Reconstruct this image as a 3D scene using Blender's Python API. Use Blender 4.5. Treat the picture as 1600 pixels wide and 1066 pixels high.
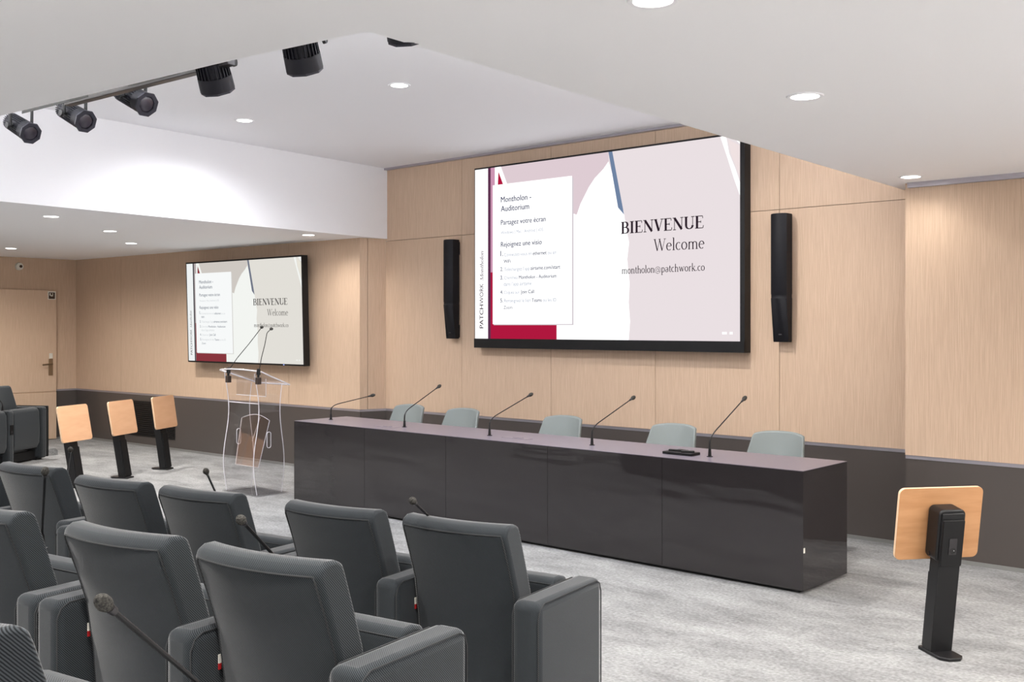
import bpy, bmesh, math, random
from mathutils import Vector, Matrix
random.seed(7)
S = bpy.context.scene
C = S.collection
for o in list(bpy.data.objects): bpy.data.objects.remove(o)

# ------------------------------------------------------------------ camera
F = 1640.0; HC = 1.60; HOR = 509.3
YAW = math.atan2(.6664, .7456)
cd = bpy.data.cameras.new('camera'); cam = bpy.data.objects.new('camera', cd); C.objects.link(cam)
cd.sensor_width = 36; cd.lens = 36 * F / 1600
cd.shift_y = -(533 - HOR) / 1600
cd.clip_start = .05; cd.clip_end = 100
cam.location = (0, 0, HC); cam.rotation_euler = (math.pi / 2, 0, YAW)
S.camera = cam
# ------------------------------------------------------------------ view, world
S.view_settings.view_transform = 'Standard'
S.view_settings.look = 'None'
S.view_settings.gamma = 1
EXPO = 0.65
S.view_settings.exposure = EXPO
S.view_settings.use_curve_mapping = False
w = bpy.data.worlds.new('world'); S.world = w; w.use_nodes = True
w.node_tree.nodes['Background'].inputs[0].default_value = (.9, .95, 1, 1)
w.node_tree.nodes['Background'].inputs[1].default_value = .3

ZS, ZL, ZU = 2.59, 2.545, 3.305           # lowered ceiling, left ceiling, raised ceiling
LAMP_W = 146.0                              # watts of one downlight
STRIP_W = 31.0
LAMP_COL = (1.0, .955, .90)
UPPER_COL = (.93, .95, 1.0)

def cw(X, Y, z=0.0):                       # point measured from the camera (right, ahead) to the room
    return Vector((X * .7456 - Y * .6664, X * .6664 + Y * .7456, z))
def ray(px, py):
    c = cw((px - 800) / F, 1); return Vector((c.x, c.y, -(py - HOR) / F))
def on_y(px, py, y):
    r = ray(px, py); t = y / r.y; return Vector((r.x * t, y, HC + r.z * t))
def on_z(px, py, z):
    r = ray(px, py); t = (z - HC) / r.z; return Vector((r.x * t, r.y * t, z))

# ------------------------------------------------------------------ materials
def lin(c):
    return tuple((v / 255 / 12.92 if v / 255 <= .04045 else ((v / 255 + .055) / 1.055) ** 2.4) for v in c)
def mat(name, rgb, rough=.6, metal=0, spec=.5, **k):
    m = bpy.data.materials.new(name); m.use_nodes = True
    b = m.node_tree.nodes['Principled BSDF']
    b.inputs['Base Color'].default_value = (*lin(rgb), 1)
    b.inputs['Roughness'].default_value = rough
    b.inputs['Metallic'].default_value = metal
    b.inputs['Specular IOR Level'].default_value = spec
    for kk, v in k.items(): b.inputs[kk.replace('_', ' ')].default_value = v
    return m
def emis(name, rgb, s=1.0):
    m = bpy.data.materials.new(name); m.use_nodes = True
    nt = m.node_tree; nt.nodes.remove(nt.nodes['Principled BSDF'])
    e = nt.nodes.new('ShaderNodeEmission'); e.inputs[0].default_value = (*lin(rgb), 1); e.inputs[1].default_value = s / 2 ** EXPO
    nt.links.new(e.outputs[0], nt.nodes['Material Output'].inputs[0]); return m
def tex(m, scale, c0, c1, nscale=10, detail=4, coord='Object', bump=0, lo=.35, hi=.65, rough=.55):
    nt = m.node_tree; N = nt.nodes; L = nt.links
    tc = N.new('ShaderNodeTexCoord'); mp = N.new('ShaderNodeMapping'); mp.inputs['Scale'].default_value = scale
    nz = N.new('ShaderNodeTexNoise'); nz.inputs['Scale'].default_value = nscale; nz.inputs['Detail'].default_value = detail
    nz.inputs['Roughness'].default_value = rough
    cr = N.new('ShaderNodeValToRGB')
    cr.color_ramp.elements[0].position = lo; cr.color_ramp.elements[1].position = hi
    cr.color_ramp.elements[0].color = (*lin(c0), 1); cr.color_ramp.elements[1].color = (*lin(c1), 1)
    L.new(tc.outputs[coord], mp.inputs[0]); L.new(mp.outputs[0], nz.inputs[0]); L.new(nz.outputs[0], cr.inputs[0])
    L.new(cr.outputs[0], N['Principled BSDF'].inputs['Base Color'])
    if bump:
        bp = N.new('ShaderNodeBump'); bp.inputs['Strength'].default_value = bump; bp.inputs['Distance'].default_value = .01
        L.new(nz.outputs[0], bp.inputs['Height']); L.new(bp.outputs[0], N['Principled BSDF'].inputs['Normal'])
    return m, nz, cr
M = {}
M['wood'] = tex(mat('oak_veneer', (205, 170, 140), .5, 0, .3), (95, 95, 1.3), (190, 163, 139), (209, 183, 159), 4, 5)[0]
M['door_wood'] = tex(mat('door_veneer', (205, 170, 140), .45, 0, .3), (60, 60, 1.0), (198, 170, 145), (212, 186, 161), 4, 4)[0]
M['gap'] = mat('dark_gap', (70, 52, 40), .8)
M['plinth'] = mat('charcoal_laminate', (80, 74, 71), .32, 0, .5)
M['trim'] = mat('brushed_aluminium', (172, 168, 176), .35, .6)
M['skirt'] = mat('grey_skirting', (140, 140, 138), .4, .3)
M['ceiling'] = mat('ceiling_paint', (248, 248, 250), .85, 0, .2)
M['white'] = mat('white_paint', (243, 243, 246), .8, 0, .2)
M['black'] = mat('black_metal', (18, 18, 20), .45, 0, .4)
M['blackp'] = mat('black_plastic', (11, 11, 13), .5, 0, .35)
M['spot'] = mat('spotlight_enamel', (11, 11, 22), .5, 0, .35)
M['spotframe'] = mat('spotlight_front', (48, 48, 58), .4, .3)
M['lens'] = mat('spotlight_lens', (52, 48, 58), .15, 0, .6)
M['foam'] = tex(mat('foam_windscreen', (40, 40, 40), .95, 0, .1), (1, 1, 1), (46, 46, 45), (84, 82, 78), 260, 2, bump=.5)[0]
M['steel'] = mat('bright_steel', (190, 190, 190), .22, .9)
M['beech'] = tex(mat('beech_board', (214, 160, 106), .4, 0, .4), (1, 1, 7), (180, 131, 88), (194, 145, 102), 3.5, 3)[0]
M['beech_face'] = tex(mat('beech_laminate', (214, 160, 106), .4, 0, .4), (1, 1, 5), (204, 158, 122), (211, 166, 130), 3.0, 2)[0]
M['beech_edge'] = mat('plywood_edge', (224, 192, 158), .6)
M['greychair'] = mat('grey_leather', (122, 129, 128), .5, 0, .4)
M['speaker'] = mat('speaker_grille', (10, 10, 17), .6, 0, .3)
M['plaque'] = mat('pale_plaque', (225, 222, 212), .5)
M['red'] = mat('red_tag', (170, 20, 25), .6)
M['brass'] = mat('satin_nickel', (150, 132, 110), .3, .9)
M['grille'] = mat('grille_black', (20, 20, 20), .5)
M['paper'] = mat('desk_lid', (120, 114, 124), .3)
M['rail'] = mat('rail_grey', (60, 58, 60), .3, .4)
# glossy desk with the faint waviness of lacquered board
m = mat('black_lacquer', (46, 43, 44), .05, 0, .6); M['desk'] = m
nt = m.node_tree; tc = nt.nodes.new('ShaderNodeTexCoord'); mp = nt.nodes.new('ShaderNodeMapping'); mp.inputs['Scale'].default_value = (.7, .7, 3)
nz = nt.nodes.new('ShaderNodeTexNoise'); nz.inputs['Scale'].default_value = 3; bp = nt.nodes.new('ShaderNodeBump')
nz.inputs['Detail'].default_value = 1; bp.inputs['Strength'].default_value = .16; bp.inputs['Distance'].default_value = .02
nt.links.new(tc.outputs['Object'], mp.inputs[0]); nt.links.new(mp.outputs[0], nz.inputs[0]); nt.links.new(nz.outputs[0], bp.inputs['Height'])
nt.links.new(bp.outputs[0], nt.nodes['Principled BSDF'].inputs['Normal'])
M['desktop'] = mat('desk_top_satin', (108, 102, 114), .34, 0, .8)  # pale lavender reflection of wall and screen is put into the base colour
# upholstery: fine ribs woven light on dark
m = mat('ribbed_fabric', (70, 73, 76), .9, 0, .15, Sheen_Weight=.4, Sheen_Roughness=.35); M['fabric'] = m
nt = m.node_tree; N = nt.nodes; L = nt.links
tc = N.new('ShaderNodeTexCoord'); mp = N.new('ShaderNodeMapping'); mp.inputs['Rotation'].default_value = (0, 0, 0)
wv = N.new('ShaderNodeTexWave'); wv.bands_direction = 'DIAGONAL'; wv.inputs['Scale'].default_value = 85; wv.inputs['Distortion'].default_value = .6; wv.inputs['Detail'].default_value = 1
cr = N.new('ShaderNodeValToRGB'); cr.color_ramp.elements[0].color = (*lin((18, 20, 23)), 1); cr.color_ramp.elements[1].color = (*lin((66, 71, 75)), 1)
bp = N.new('ShaderNodeBump'); bp.inputs['Strength'].default_value = .25; bp.inputs['Distance'].default_value = .002
L.new(tc.outputs['Object'], mp.inputs[0]); L.new(mp.outputs[0], wv.inputs[0]); L.new(wv.outputs[0], cr.inputs[0]); L.new(cr.outputs[0], N['Principled BSDF'].inputs['Base Color'])
L.new(wv.outputs[0], bp.inputs['Height']); L.new(bp.outputs[0], N['Principled BSDF'].inputs['Normal'])
M['piping'] = mat('dark_piping', (38, 40, 42), .8)
# carpet tiles: pale grey with cloudy streaks, tile by tile
m, nz, cr = tex(mat('carpet', (190, 190, 188), .95, 0, .1), (1.2, 2.4, 1), (124, 124, 125), (155, 156, 156), 1.5, 9, lo=.36, hi=.62, rough=.72)
M['carpet'] = m; nt = m.node_tree; N = nt.nodes; L = nt.links
n2 = N.new('ShaderNodeTexNoise'); n2.inputs['Scale'].default_value = 55; n2.inputs['Detail'].default_value = 3
br = N.new('ShaderNodeTexBrick'); br.offset = .5; br.inputs['Scale'].default_value = 1; br.inputs['Brick Width'].default_value = 1.0; br.inputs['Row Height'].default_value = .25
br.inputs['Mortar Size'].default_value = 0; br.inputs['Color1'].default_value = (.80, .80, .80, 1); br.inputs['Color2'].default_value = (1.06, 1.06, 1.06, 1)
mx = N.new('ShaderNodeMix'); mx.data_type = 'RGBA'; mx.blend_type = 'MULTIPLY'; mx.inputs[0].default_value = .55
mx2 = N.new('ShaderNodeMix'); mx2.data_type = 'RGBA'; mx2.blend_type = 'OVERLAY'; mx2.inputs[0].default_value = .6
tc = [n for n in N if n.type == 'TEX_COORD'][0]
L.new(tc.outputs['Object'], n2.inputs[0]); L.new(tc.outputs['Object'], br.inputs[0])
L.new(cr.outputs[0], mx.inputs[6]); L.new(br.outputs[0], mx.inputs[7])
L.new(mx.outputs[2], mx2.inputs[6]); L.new(n2.outputs[0], mx2.inputs[7])
L.new(mx2.outputs[2], N['Principled BSDF'].inputs['Base Color'])
# acrylic
def acryl(name, tint, gloss=.10):
    m = bpy.data.materials.new(name); m.use_nodes = True; nt = m.node_tree; nt.nodes.remove(nt.nodes['Principled BSDF'])
    tr = nt.nodes.new('ShaderNodeBsdfTransparent'); tr.inputs[0].default_value = (*tint, 1)
    gl = nt.nodes.new('ShaderNodeBsdfGlossy'); gl.inputs['Roughness'].default_value = .04
    lw = nt.nodes.new('ShaderNodeLayerWeight'); lw.inputs[0].default_value = .12; mx = nt.nodes.new('ShaderNodeMixShader')
    mp_ = nt.nodes.new('ShaderNodeMapRange'); mp_.inputs[3].default_value = .04; mp_.inputs[4].default_value = .5
    nt.links.new(lw.outputs['Facing'], mp_.inputs[0])
    nt.links.new(mp_.outputs[0], mx.inputs[0]); nt.links.new(tr.outputs[0], mx.inputs[1]); nt.links.new(gl.outputs[0], mx.inputs[2])
    nt.links.new(mx.outputs[0], nt.nodes['Material Output'].inputs[0]); return m
M['acrylic'] = acryl('clear_acrylic', (.96, .96, .97)); M['acrylic_tint'] = acryl('tinted_acrylic', (.95, .905, .88))
M['edge'] = mat('lit_acrylic_edge', (238, 236, 242), .15, 0, .8, Alpha=.75)  # whitish colour stands in for light caught along the clear edges

# ------------------------------------------------------------------ mesh helpers
def link(name, bm, mats, parent=None, bevel=0, seg=3, smooth=False, loc=None):
    me = bpy.data.meshes.new(name)
    bmesh.ops.recalc_face_normals(bm, faces=bm.faces)
    bm.to_mesh(me); bm.free()
    for m in (mats if isinstance(mats, (list, tuple)) else [mats]): me.materials.append(M[m] if isinstance(m, str) else m)
    o = bpy.data.objects.new(name, me); C.objects.link(o)
    if parent: o.parent = parent
    if loc is not None: o.location = loc
    if bevel:
        b = o.modifiers.new('bevel', 'BEVEL'); b.width = bevel; b.segments = seg; b.limit_method = 'ANGLE'; b.angle_limit = math.radians(35)
        b.harden_normals = False
    if smooth or bevel:
        for p in me.polygons: p.use_smooth = True
        try: me.set_sharp_from_angle(angle=math.radians(42))
        except Exception: pass
    return o
def thing(name, label, cat, loc=(0, 0, 0), rz=0, group=None):
    o = bpy.data.objects.new(name, None); C.objects.link(o); o.location = loc; o.rotation_euler = (0, 0, rz)
    o.empty_display_size = .1
    o['label'] = label; o['category'] = cat
    if group: o['group'] = group
    return o
def tag(o, label, cat, group=None):
    o['label'] = label; o['category'] = cat
    if group: o['group'] = group
    return o
def struct(name, bm, mats, **k):
    o = link(name, bm, mats, **k); o['kind'] = 'structure'; return o
def box(bm, x0, x1, y0, y1, z0, z1, mi=0, mtx=None):
    v = [bm.verts.new((x, y, z)) for x in (x0, x1) for y in (y0, y1) for z in (z0, z1)]
    if mtx: 
        for q in v: q.co = mtx @ q.co
    for f in ((0, 1, 3, 2), (4, 6, 7, 5), (0, 4, 5, 1), (2, 3, 7, 6), (0, 2, 6, 4), (1, 5, 7, 3)):
        g = bm.faces.new([v[i] for i in f]); g.material_index = mi
def cyl(bm, p, q, r0, r1=None, n=20, mi=0, cap=True):
    p = Vector(p); q = Vector(q); r1 = r0 if r1 is None else r1
    d = (q - p).normalized(); a = d.orthogonal().normalized(); b = d.cross(a)
    A = [bm.verts.new(p + (a * math.cos(t) + b * math.sin(t)) * r0) for t in [2 * math.pi * i / n for i in range(n)]]
    B = [bm.verts.new(q + (a * math.cos(t) + b * math.sin(t)) * r1) for t in [2 * math.pi * i / n for i in range(n)]]
    for i in range(n):
        f = bm.faces.new((A[i], A[(i + 1) % n], B[(i + 1) % n], B[i])); f.material_index = mi
    if cap:
        bm.faces.new(A[::-1]).material_index = mi; bm.faces.new(B).material_index = mi
def tube(bm, pts, r, n=8, closed=False, mi=0):
    pts = [Vector(p) for p in pts]; rings = []; up = None
    for i, p in enumerate(pts):
        if closed: d = (pts[(i + 1) % len(pts)] - pts[i - 1]).normalized()
        else: d = (pts[min(i + 1, len(pts) - 1)] - pts[max(i - 1, 0)]).normalized()
        if up is None: up = d.orthogonal().normalized()
        up = (up - d * up.dot(d)).normalized(); b = d.cross(up)
        rr = r[i] if isinstance(r, (list, tuple)) else r
        rings.append([bm.verts.new(p + (up * math.cos(t) + b * math.sin(t)) * rr) for t in [2 * math.pi * k / n for k in range(n)]])
    m = len(rings)
    for i in range(m if closed else m - 1):
        A, B = rings[i], rings[(i + 1) % m]
        for k in range(n): bm.faces.new((A[k], A[(k + 1) % n], B[(k + 1) % n], B[k])).material_index = mi
    if not closed:
        bm.faces.new(rings[0][::-1]).material_index = mi; bm.faces.new(rings[-1]).material_index = mi
def prism(bm, poly, t0, t1, fn, mi=0):
    """poly: 2D outline; fn(u, v, t) -> 3D"""
    A = [bm.verts.new(fn(u, v, t0)) for u, v in poly]; B = [bm.verts.new(fn(u, v, t1)) for u, v in poly]
    n = len(poly)
    bm.faces.new(A).material_index = mi; bm.faces.new(B[::-1]).material_index = mi
    for i in range(n): bm.faces.new((A[i], B[i], B[(i + 1) % n], A[(i + 1) % n])).material_index = mi
def rrect(x0, x1, y0, y1, r, n=5):
    out = []
    for cx, cy, a in ((x1 - r, y1 - r, 0), (x0 + r, y1 - r, 90), (x0 + r, y0 + r, 180), (x1 - r, y0 + r, 270)):
        for i in range(n + 1):
            t = math.radians(a + 90 * i / n); out.append((cx + r * math.cos(t), cy + r * math.sin(t)))
    return out
def sphere(bm, c, rx, ry, rz, rot=None, u=20, v=12, mi=0):
    r = bmesh.ops.create_uvsphere(bm, u_segments=u, v_segments=v, radius=1)
    for q in r['verts']:
        p = Vector((q.co.x * rx, q.co.y * ry, q.co.z * rz))
        if rot: p = rot @ p
        q.co = p + Vector(c)
        for f in q.link_faces: f.material_index = mi

# ------------------------------------------------------------------ the room
XL, XR, YB = -14.72, 2.60, -3.30
bm = bmesh.new(); box(bm, XL - .3, XR + .3, YB - .3, 8.2, -.12, 0); struct('floor', bm, 'carpet')

def wall(name, p0, p1, nrm, ztop, seams, hz=None, e0=0, e1=0):
    """panelled wall from p0 to p1, its face on the line, nrm towards the room"""
    p0 = Vector((*p0, 0)); p1 = Vector((*p1, 0)); d = (p1 - p0); Ln = d.length; d /= Ln; n = Vector((*nrm, 0)).normalized()
    def T(s, t, z): return p0 + d * s + n * t + Vector((0, 0, z))
    def bx(bm, s0, s1, t0, t1, z0, z1, mi):
        prism(bm, [(s0, z0), (s1, z0), (s1, z1), (s0, z1)], t0, t1, lambda u, v, t: T(u, t, v), mi)
    bm = bmesh.new(); bx(bm, 0, Ln, -.15, -.02, 0, ztop, 1)
    cuts = [0] + sorted(seams) + [Ln]; g = .0022
    rows = [(.702, ztop)] if hz is None else [(.702, hz - g), (hz + g, ztop)]
    for a, b in zip(cuts[:-1], cuts[1:]):
        for z0, z1 in rows: bx(bm, a + (g if a > 0 else 0), b - (g if b < Ln else 0), -.02, 0, z0, z1, 0)
    struct(name, bm, ['wood', 'gap'])
    global NT
    bm = bmesh.new(); bx(bm, -e0, Ln + e1, -.02, -.008, .02, .677, 0); NT += 1; struct('trim_%d' % NT, bm, 'plinth')
    bm = bmesh.new(); bx(bm, -e0, Ln + e1, -.02, -.004, .677, .702, 0); NT += 1; struct('trim_%d' % NT, bm, 'trim')
    bm = bmesh.new(); bx(bm, 0, Ln, -.02, .004, 0, .026, 0); struct('baseboard_' + name.split('_', 1)[1], bm, 'skirt')
    return T
NT = 0
YM = 7.594
xs = [-8.64 + 1.172 * k for k in range(1, 5)]
wall('wall_front', (-8.625, YM), (-2.6, YM), (0, -1), 3.4, [x + 8.625 for x in xs], 2.52, e0=.03)
wall('wall_front_return', (-8.72, 7.306), (-8.625, YM), (.95, -.31), 3.4, [.09], e1=.03)
LA, LB = Vector((XL, 7.07)), Vector((-8.72, 7.306))
def seam_on_left(px):
    r = ray(px, 500); a = LA; dd = LB - LA
    # intersection with the left wall line
    den = r.x * dd.y - r.y * dd.x; s = (r.y * a.x - r.x * a.y) / den; return s * dd.length
lw = wall('wall_front_left', LA, LB, (.04, -1), 3.4, [seam_on_left(v) for v in (189, 355, 451.5)], e0=.03)
wall('wall_left', (XL, YB), (XL, 7.07), (1, 0), 3.4, [2, 4, 8.9], None, e1=.03)
wall('wall_front_right', (-2.827, 7.27), (XR, 7.27), (0, -1), 3.4, [1.9, 3.7], None)
bm = bmesh.new(); box(bm, -2.826, -2.81, 7.28, 7.7, .702, 3.4); struct('wall_front_corner', bm, 'wood')
bm = bmesh.new(); box(bm, XR, XR + .15, YB, 7.5, 0, 3.4); struct('wall_right', bm, 'white')
bm = bmesh.new(); box(bm, XL, XR, YB - .15, YB, 0, 3.4); struct('wall_back', bm, 'white')

E1 = (-2.714, 2.305); E2 = (-2.969, YM + .1)           # right lip of the raised ceiling
SL = (2.305 - 2.08) / (-2.714 + 5.10)
def front_y(x): return 2.305 + (x + 2.714) * SL
BK0 = (-8.625, YM); bx1 = -8.06; BK1 = (bx1, front_y(bx1))
bm = bmesh.new()
def slab(bm, poly, z0, z1, mi=0): prism(bm, poly, z0, z1, lambda u, v, t: (u, v, t), mi)
slab(bm, [E1, E2, (XR, YM + .1), (XR, YB), (E1[0], YB)], ZS, ZU)
fb = [on_z(q[0], q[1], ZS) for q in ((363, 94.2), (260, 118.8))]
slab(bm, [(XL, YB), (E1[0], YB), E1, (fb[0].x, fb[0].y), (fb[1].x, fb[1].y), (-5.10, 2.08), (XL, front_y(XL))], ZS, ZU)
struct('ceiling', bm, 'ceiling')
bm = bmesh.new(); slab(bm, [(XL, front_y(XL)), BK1, BK0, (-8.7, 7.7), (XL, 7.3)], ZL, ZU)
struct('ceiling_left', bm, 'ceiling')
bm = bmesh.new(); slab(bm, [(BK1[0], BK1[1]), (BK1[0] + .02, BK1[1]), (BK0[0] + .02, BK0[1]), BK0], ZL - .001, ZU)
struct('wall_bulkhead', bm, 'white')
bm = bmesh.new(); box(bm, XL - .3, XR + .3, YB - .3, 8.2, ZU, ZU + .15); struct('ceiling_raised', bm, 'white')
bm = bmesh.new(); box(bm, -8.6, -2.8, YM - .05, YM, ZU - .02, ZU); NT += 1; struct('trim_%d' % NT, bm, 'trim')
bm = bmesh.new(); box(bm, -2.80, XR, 7.235, 7.275, ZS - .035, ZS); NT += 1; struct('trim_%d' % NT, bm, 'trim')

# ------------------------------------------------------------------ downlights
lampmat = emis('lamp_disc', (255, 252, 245), 16)
def downlight(p, zc, label, watts=LAMP_W, col=LAMP_COL, r=.062, group='recessed downlights', vis=True):
    t = thing('downlight', label, 'ceiling light', (p[0], p[1], zc), 0, group)
    if vis:
        bm = bmesh.new()
        for a in range(28):
            a0, a1 = 2 * math.pi * a / 28, 2 * math.pi * (a + 1) / 28
            P = lambda rr, z, an: bm.verts.new((rr * math.cos(an), rr * math.sin(an), z))
            for (ra, za), (rb, zb) in (((r + .018, 0), (r + .014, -.005)), ((r + .014, -.005), (r, -.005)), ((r, -.005), (r - .004, 0))):
                bm.faces.new((P(ra, za, a0), P(ra, za, a1), P(rb, zb, a1), P(rb, zb, a0)))
        bmesh.ops.remove_doubles(bm, verts=bm.verts, dist=1e-5)
        link('ring', bm, 'white', t)
        bm = bmesh.new(); cyl(bm, (0, 0, -.003), (0, 0, 0), r - .002, n=28); link('lens', bm, lampmat, t)
    ld = bpy.data.lights.new('downlight_lamp', 'SPOT'); ld.energy = watts; ld.color = col; ld.spot_size = math.radians(164); ld.spot_blend = 1.0; ld.shadow_soft_size = .05
    lo = bpy.data.objects.new('lamp', ld); C.objects.link(lo); lo.parent = t; lo.location = (0, 0, -.02)
    return t
for px, py, lab in ((1258, 150, 'bright round downlight in the lowered ceiling right of the big screen, nearer the camera'),
                    (1423, 276, 'round downlight in the corner of the lowered ceiling above the right wall'),
                    (1020, 0, 'round downlight cut off by the top edge of the photo')):
    downlight(on_z(px, py, ZS), ZS, lab, watts=LAMP_W * (.06 if px == 1423 else .72))
for px, py, lab in ((382, 188, 'round downlight in the raised white ceiling, left one of the pair'),
                    (624, 133, 'round downlight in the raised white ceiling, right one of the pair')):
    downlight(on_z(px, py, ZU), ZU, lab, col=UPPER_COL)
for px, py, lab in ((80, 338, 'largest round downlight in the left ceiling, nearest the white bulkhead'),
                    (172, 361, 'round downlight in the left ceiling, middle of the three in a slanting line'),
                    (205, 380, 'small round downlight in the left ceiling nearest the panelled wall'),
                    (17, 388, 'round downlight in the left ceiling above the wooden door'),
                    (482, 367, 'round downlight in the left ceiling above the right edge of the small screen')):
    downlight(on_z(px, py, ZL), ZL, lab, watts=LAMP_W * (.27 if px == 482 else .85))
def fill_strip(a, b, z, nrm, watts, label):  # unseen strip added to brighten the raised ceiling and bulkhead
    a, b = Vector((*a, z)), Vector((*b, z)); d = b - a; t = thing('fill_strip', label, 'light strip', (a + b) / 2, math.atan2(d.y, d.x), 'unseen fill strips added in the raised ceiling'); h = d.length / 2
    s = 1 if Vector((-d.y, d.x)).dot(Vector(nrm)) > 0 else -1
    bm = bmesh.new(); box(bm, -h, h, s * .004, s * .02, -.02, .02); link('housing', bm, 'white', t)
    bm = bmesh.new(); box(bm, -h + .01, h - .01, s * .02, s * .024, -.014, .014); link('diffuser', bm, lampmat, t)
    ld = bpy.data.lights.new('strip_lamp', 'AREA'); ld.shape = 'RECTANGLE'; ld.size = 2 * h - .1; ld.size_y = .03; ld.energy = watts; ld.color = UPPER_COL
    lo = bpy.data.objects.new('lamp', ld); C.objects.link(lo); lo.parent = t; lo.location = (0, s * .03, 0)
    lo.rotation_euler = (math.radians(146 if s > 0 else -146), 0, 0)
fill_strip((-2.74, 2.6), (-2.95, 7.3), 2.88, (-1, 0), STRIP_W, 'slim fill light strip added unseen inside the right lip of the raised ceiling')
fill_strip((-3.1, 2.29), (-7.6, 1.87), 2.88, (0, 1), STRIP_W * .9, 'slim fill light strip added unseen inside the near lip of the raised ceiling')
# extra downlights added out of view to brighten the ceilings and walls
for x, y, z in ((-.2, 6.1, ZS), (.6, 4.2, ZS), (1.6, 5.9, ZS), (.9, 1.6, ZS), (-2.0, .95, ZS), (-3.9, .9, ZS),
                (-6, .9, ZS), (.6, -1.4, ZS), (-8.8, .4, ZS), (-11, 0, ZS), (-4.2, 6.0, ZU),
                (-9.0, -2.8, ZS), (-6.6, -2.8, ZS), (-4.2, -2.8, ZS), (-1.8, -2.8, ZS), (.6, -2.8, ZS), (2.1, -1.2, ZS), (2.1, .9, ZS), (2.1, 3.0, ZS), (2.1, 5.0, ZS)):
    t = downlight((x, y), z, 'round fill downlight added in the ceiling outside the picture', group='recessed downlights')

# ------------------------------------------------------------------ door, sensor, grille
XD = XL + .06
def on_x(px, py, x):
    r = ray(px, py); t = x / r.x; return Vector((x, r.y * t, HC + r.z * t))
dr = on_x(88.3, 680, XD); ztop = on_x(88.3, 454, XD).z
t = thing('door_1', 'pale wood door with a lever handle in the far left wall', 'door', (XD, dr.y, 0)); t['kind'] = 'structure'
bm = bmesh.new(); g = .006
zsm = on_x(88, 612, XD).z
box(bm, -.04, 0, -1.35, 0, .01, zsm - g); box(bm, -.04, 0, -1.35, 0, zsm + g, ztop); box(bm, -.04, -.008, -1.35, 0, zsm - g, zsm + g)
link('door_leaf', bm, 'door_wood', t, bevel=.003)
bm = bmesh.new(); zc = on_x(80, 572, XD).z
box(bm, 0, .012, -.115, -.055, zc - .13, zc + .10); cyl(bm, (.01, -.085, zc + .03), (.06, -.085, zc + .03), .011)
cyl(bm, (.055, -.08, zc + .03), (.055, -.22, zc + .02), .010); link('handle', bm, 'brass', t, bevel=.003)
bm = bmesh.new(); box(bm, 0, .015, -.105, -.06, zc + .105, zc + .18); link('card_reader', bm, 'plaque', t, bevel=.003)
bm = bmesh.new(); box(bm, 0, .004, -.125, -.012, ztop - .13, ztop - .015, 0); box(bm, .004, .005, -.112, -.025, ztop - .12, ztop - .03, 1)
box(bm, .005, .006, -.10, -.085, ztop - .075, ztop - .04, 0); box(bm, .005, .006, -.085, -.05, ztop - .085, ztop - .068, 0); box(bm, .005, .006, -.06, -.05, ztop - .085, ztop - .04, 0)
link('sign', bm, ['plaque', M['gap']], t)
p = on_x(29, 416.5, XL)
t = thing('smoke_sounder', 'small round white alarm sounder high on the far left wall above the door', 'alarm', (XL, p.y, p.z))
bm = bmesh.new(); cyl(bm, (0, 0, 0), (.05, 0, 0), .055, .05); link('housing', bm, 'plaque', t, bevel=.008)
bm = bmesh.new(); cyl(bm, (.05, .01, .0), (.056, .01, 0), .02); link('lens', bm, 'gap', t)
# air grille in the charcoal plinth
s0, s1 = seam_on_left(197), seam_on_left(273)
bm = bmesh.new()
def lwp(s, tt, z): return lw(s, tt, z)
prism(bm, [(s0, .13), (s1, .13), (s1, .60), (s0, .60)], -.007, -.004, lambda u, v, q: lwp(u, q, v), 0)
for k in range(17):
    z = .15 + k * .0265
    prism(bm, [(s0 + .02, z), (s1 - .02, z), (s1 - .02, z + .010), (s0 + .02, z + .010)], -.004, .010, lambda u, v, q: lwp(u, q, v - q * .4), 1)
tag(link('air_grille', bm, ['grille', 'black']), 'black louvred air grille in the charcoal plinth behind the tablet stands', 'vent')
p = lwp(seam_on_left(228), .03, .0)
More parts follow.
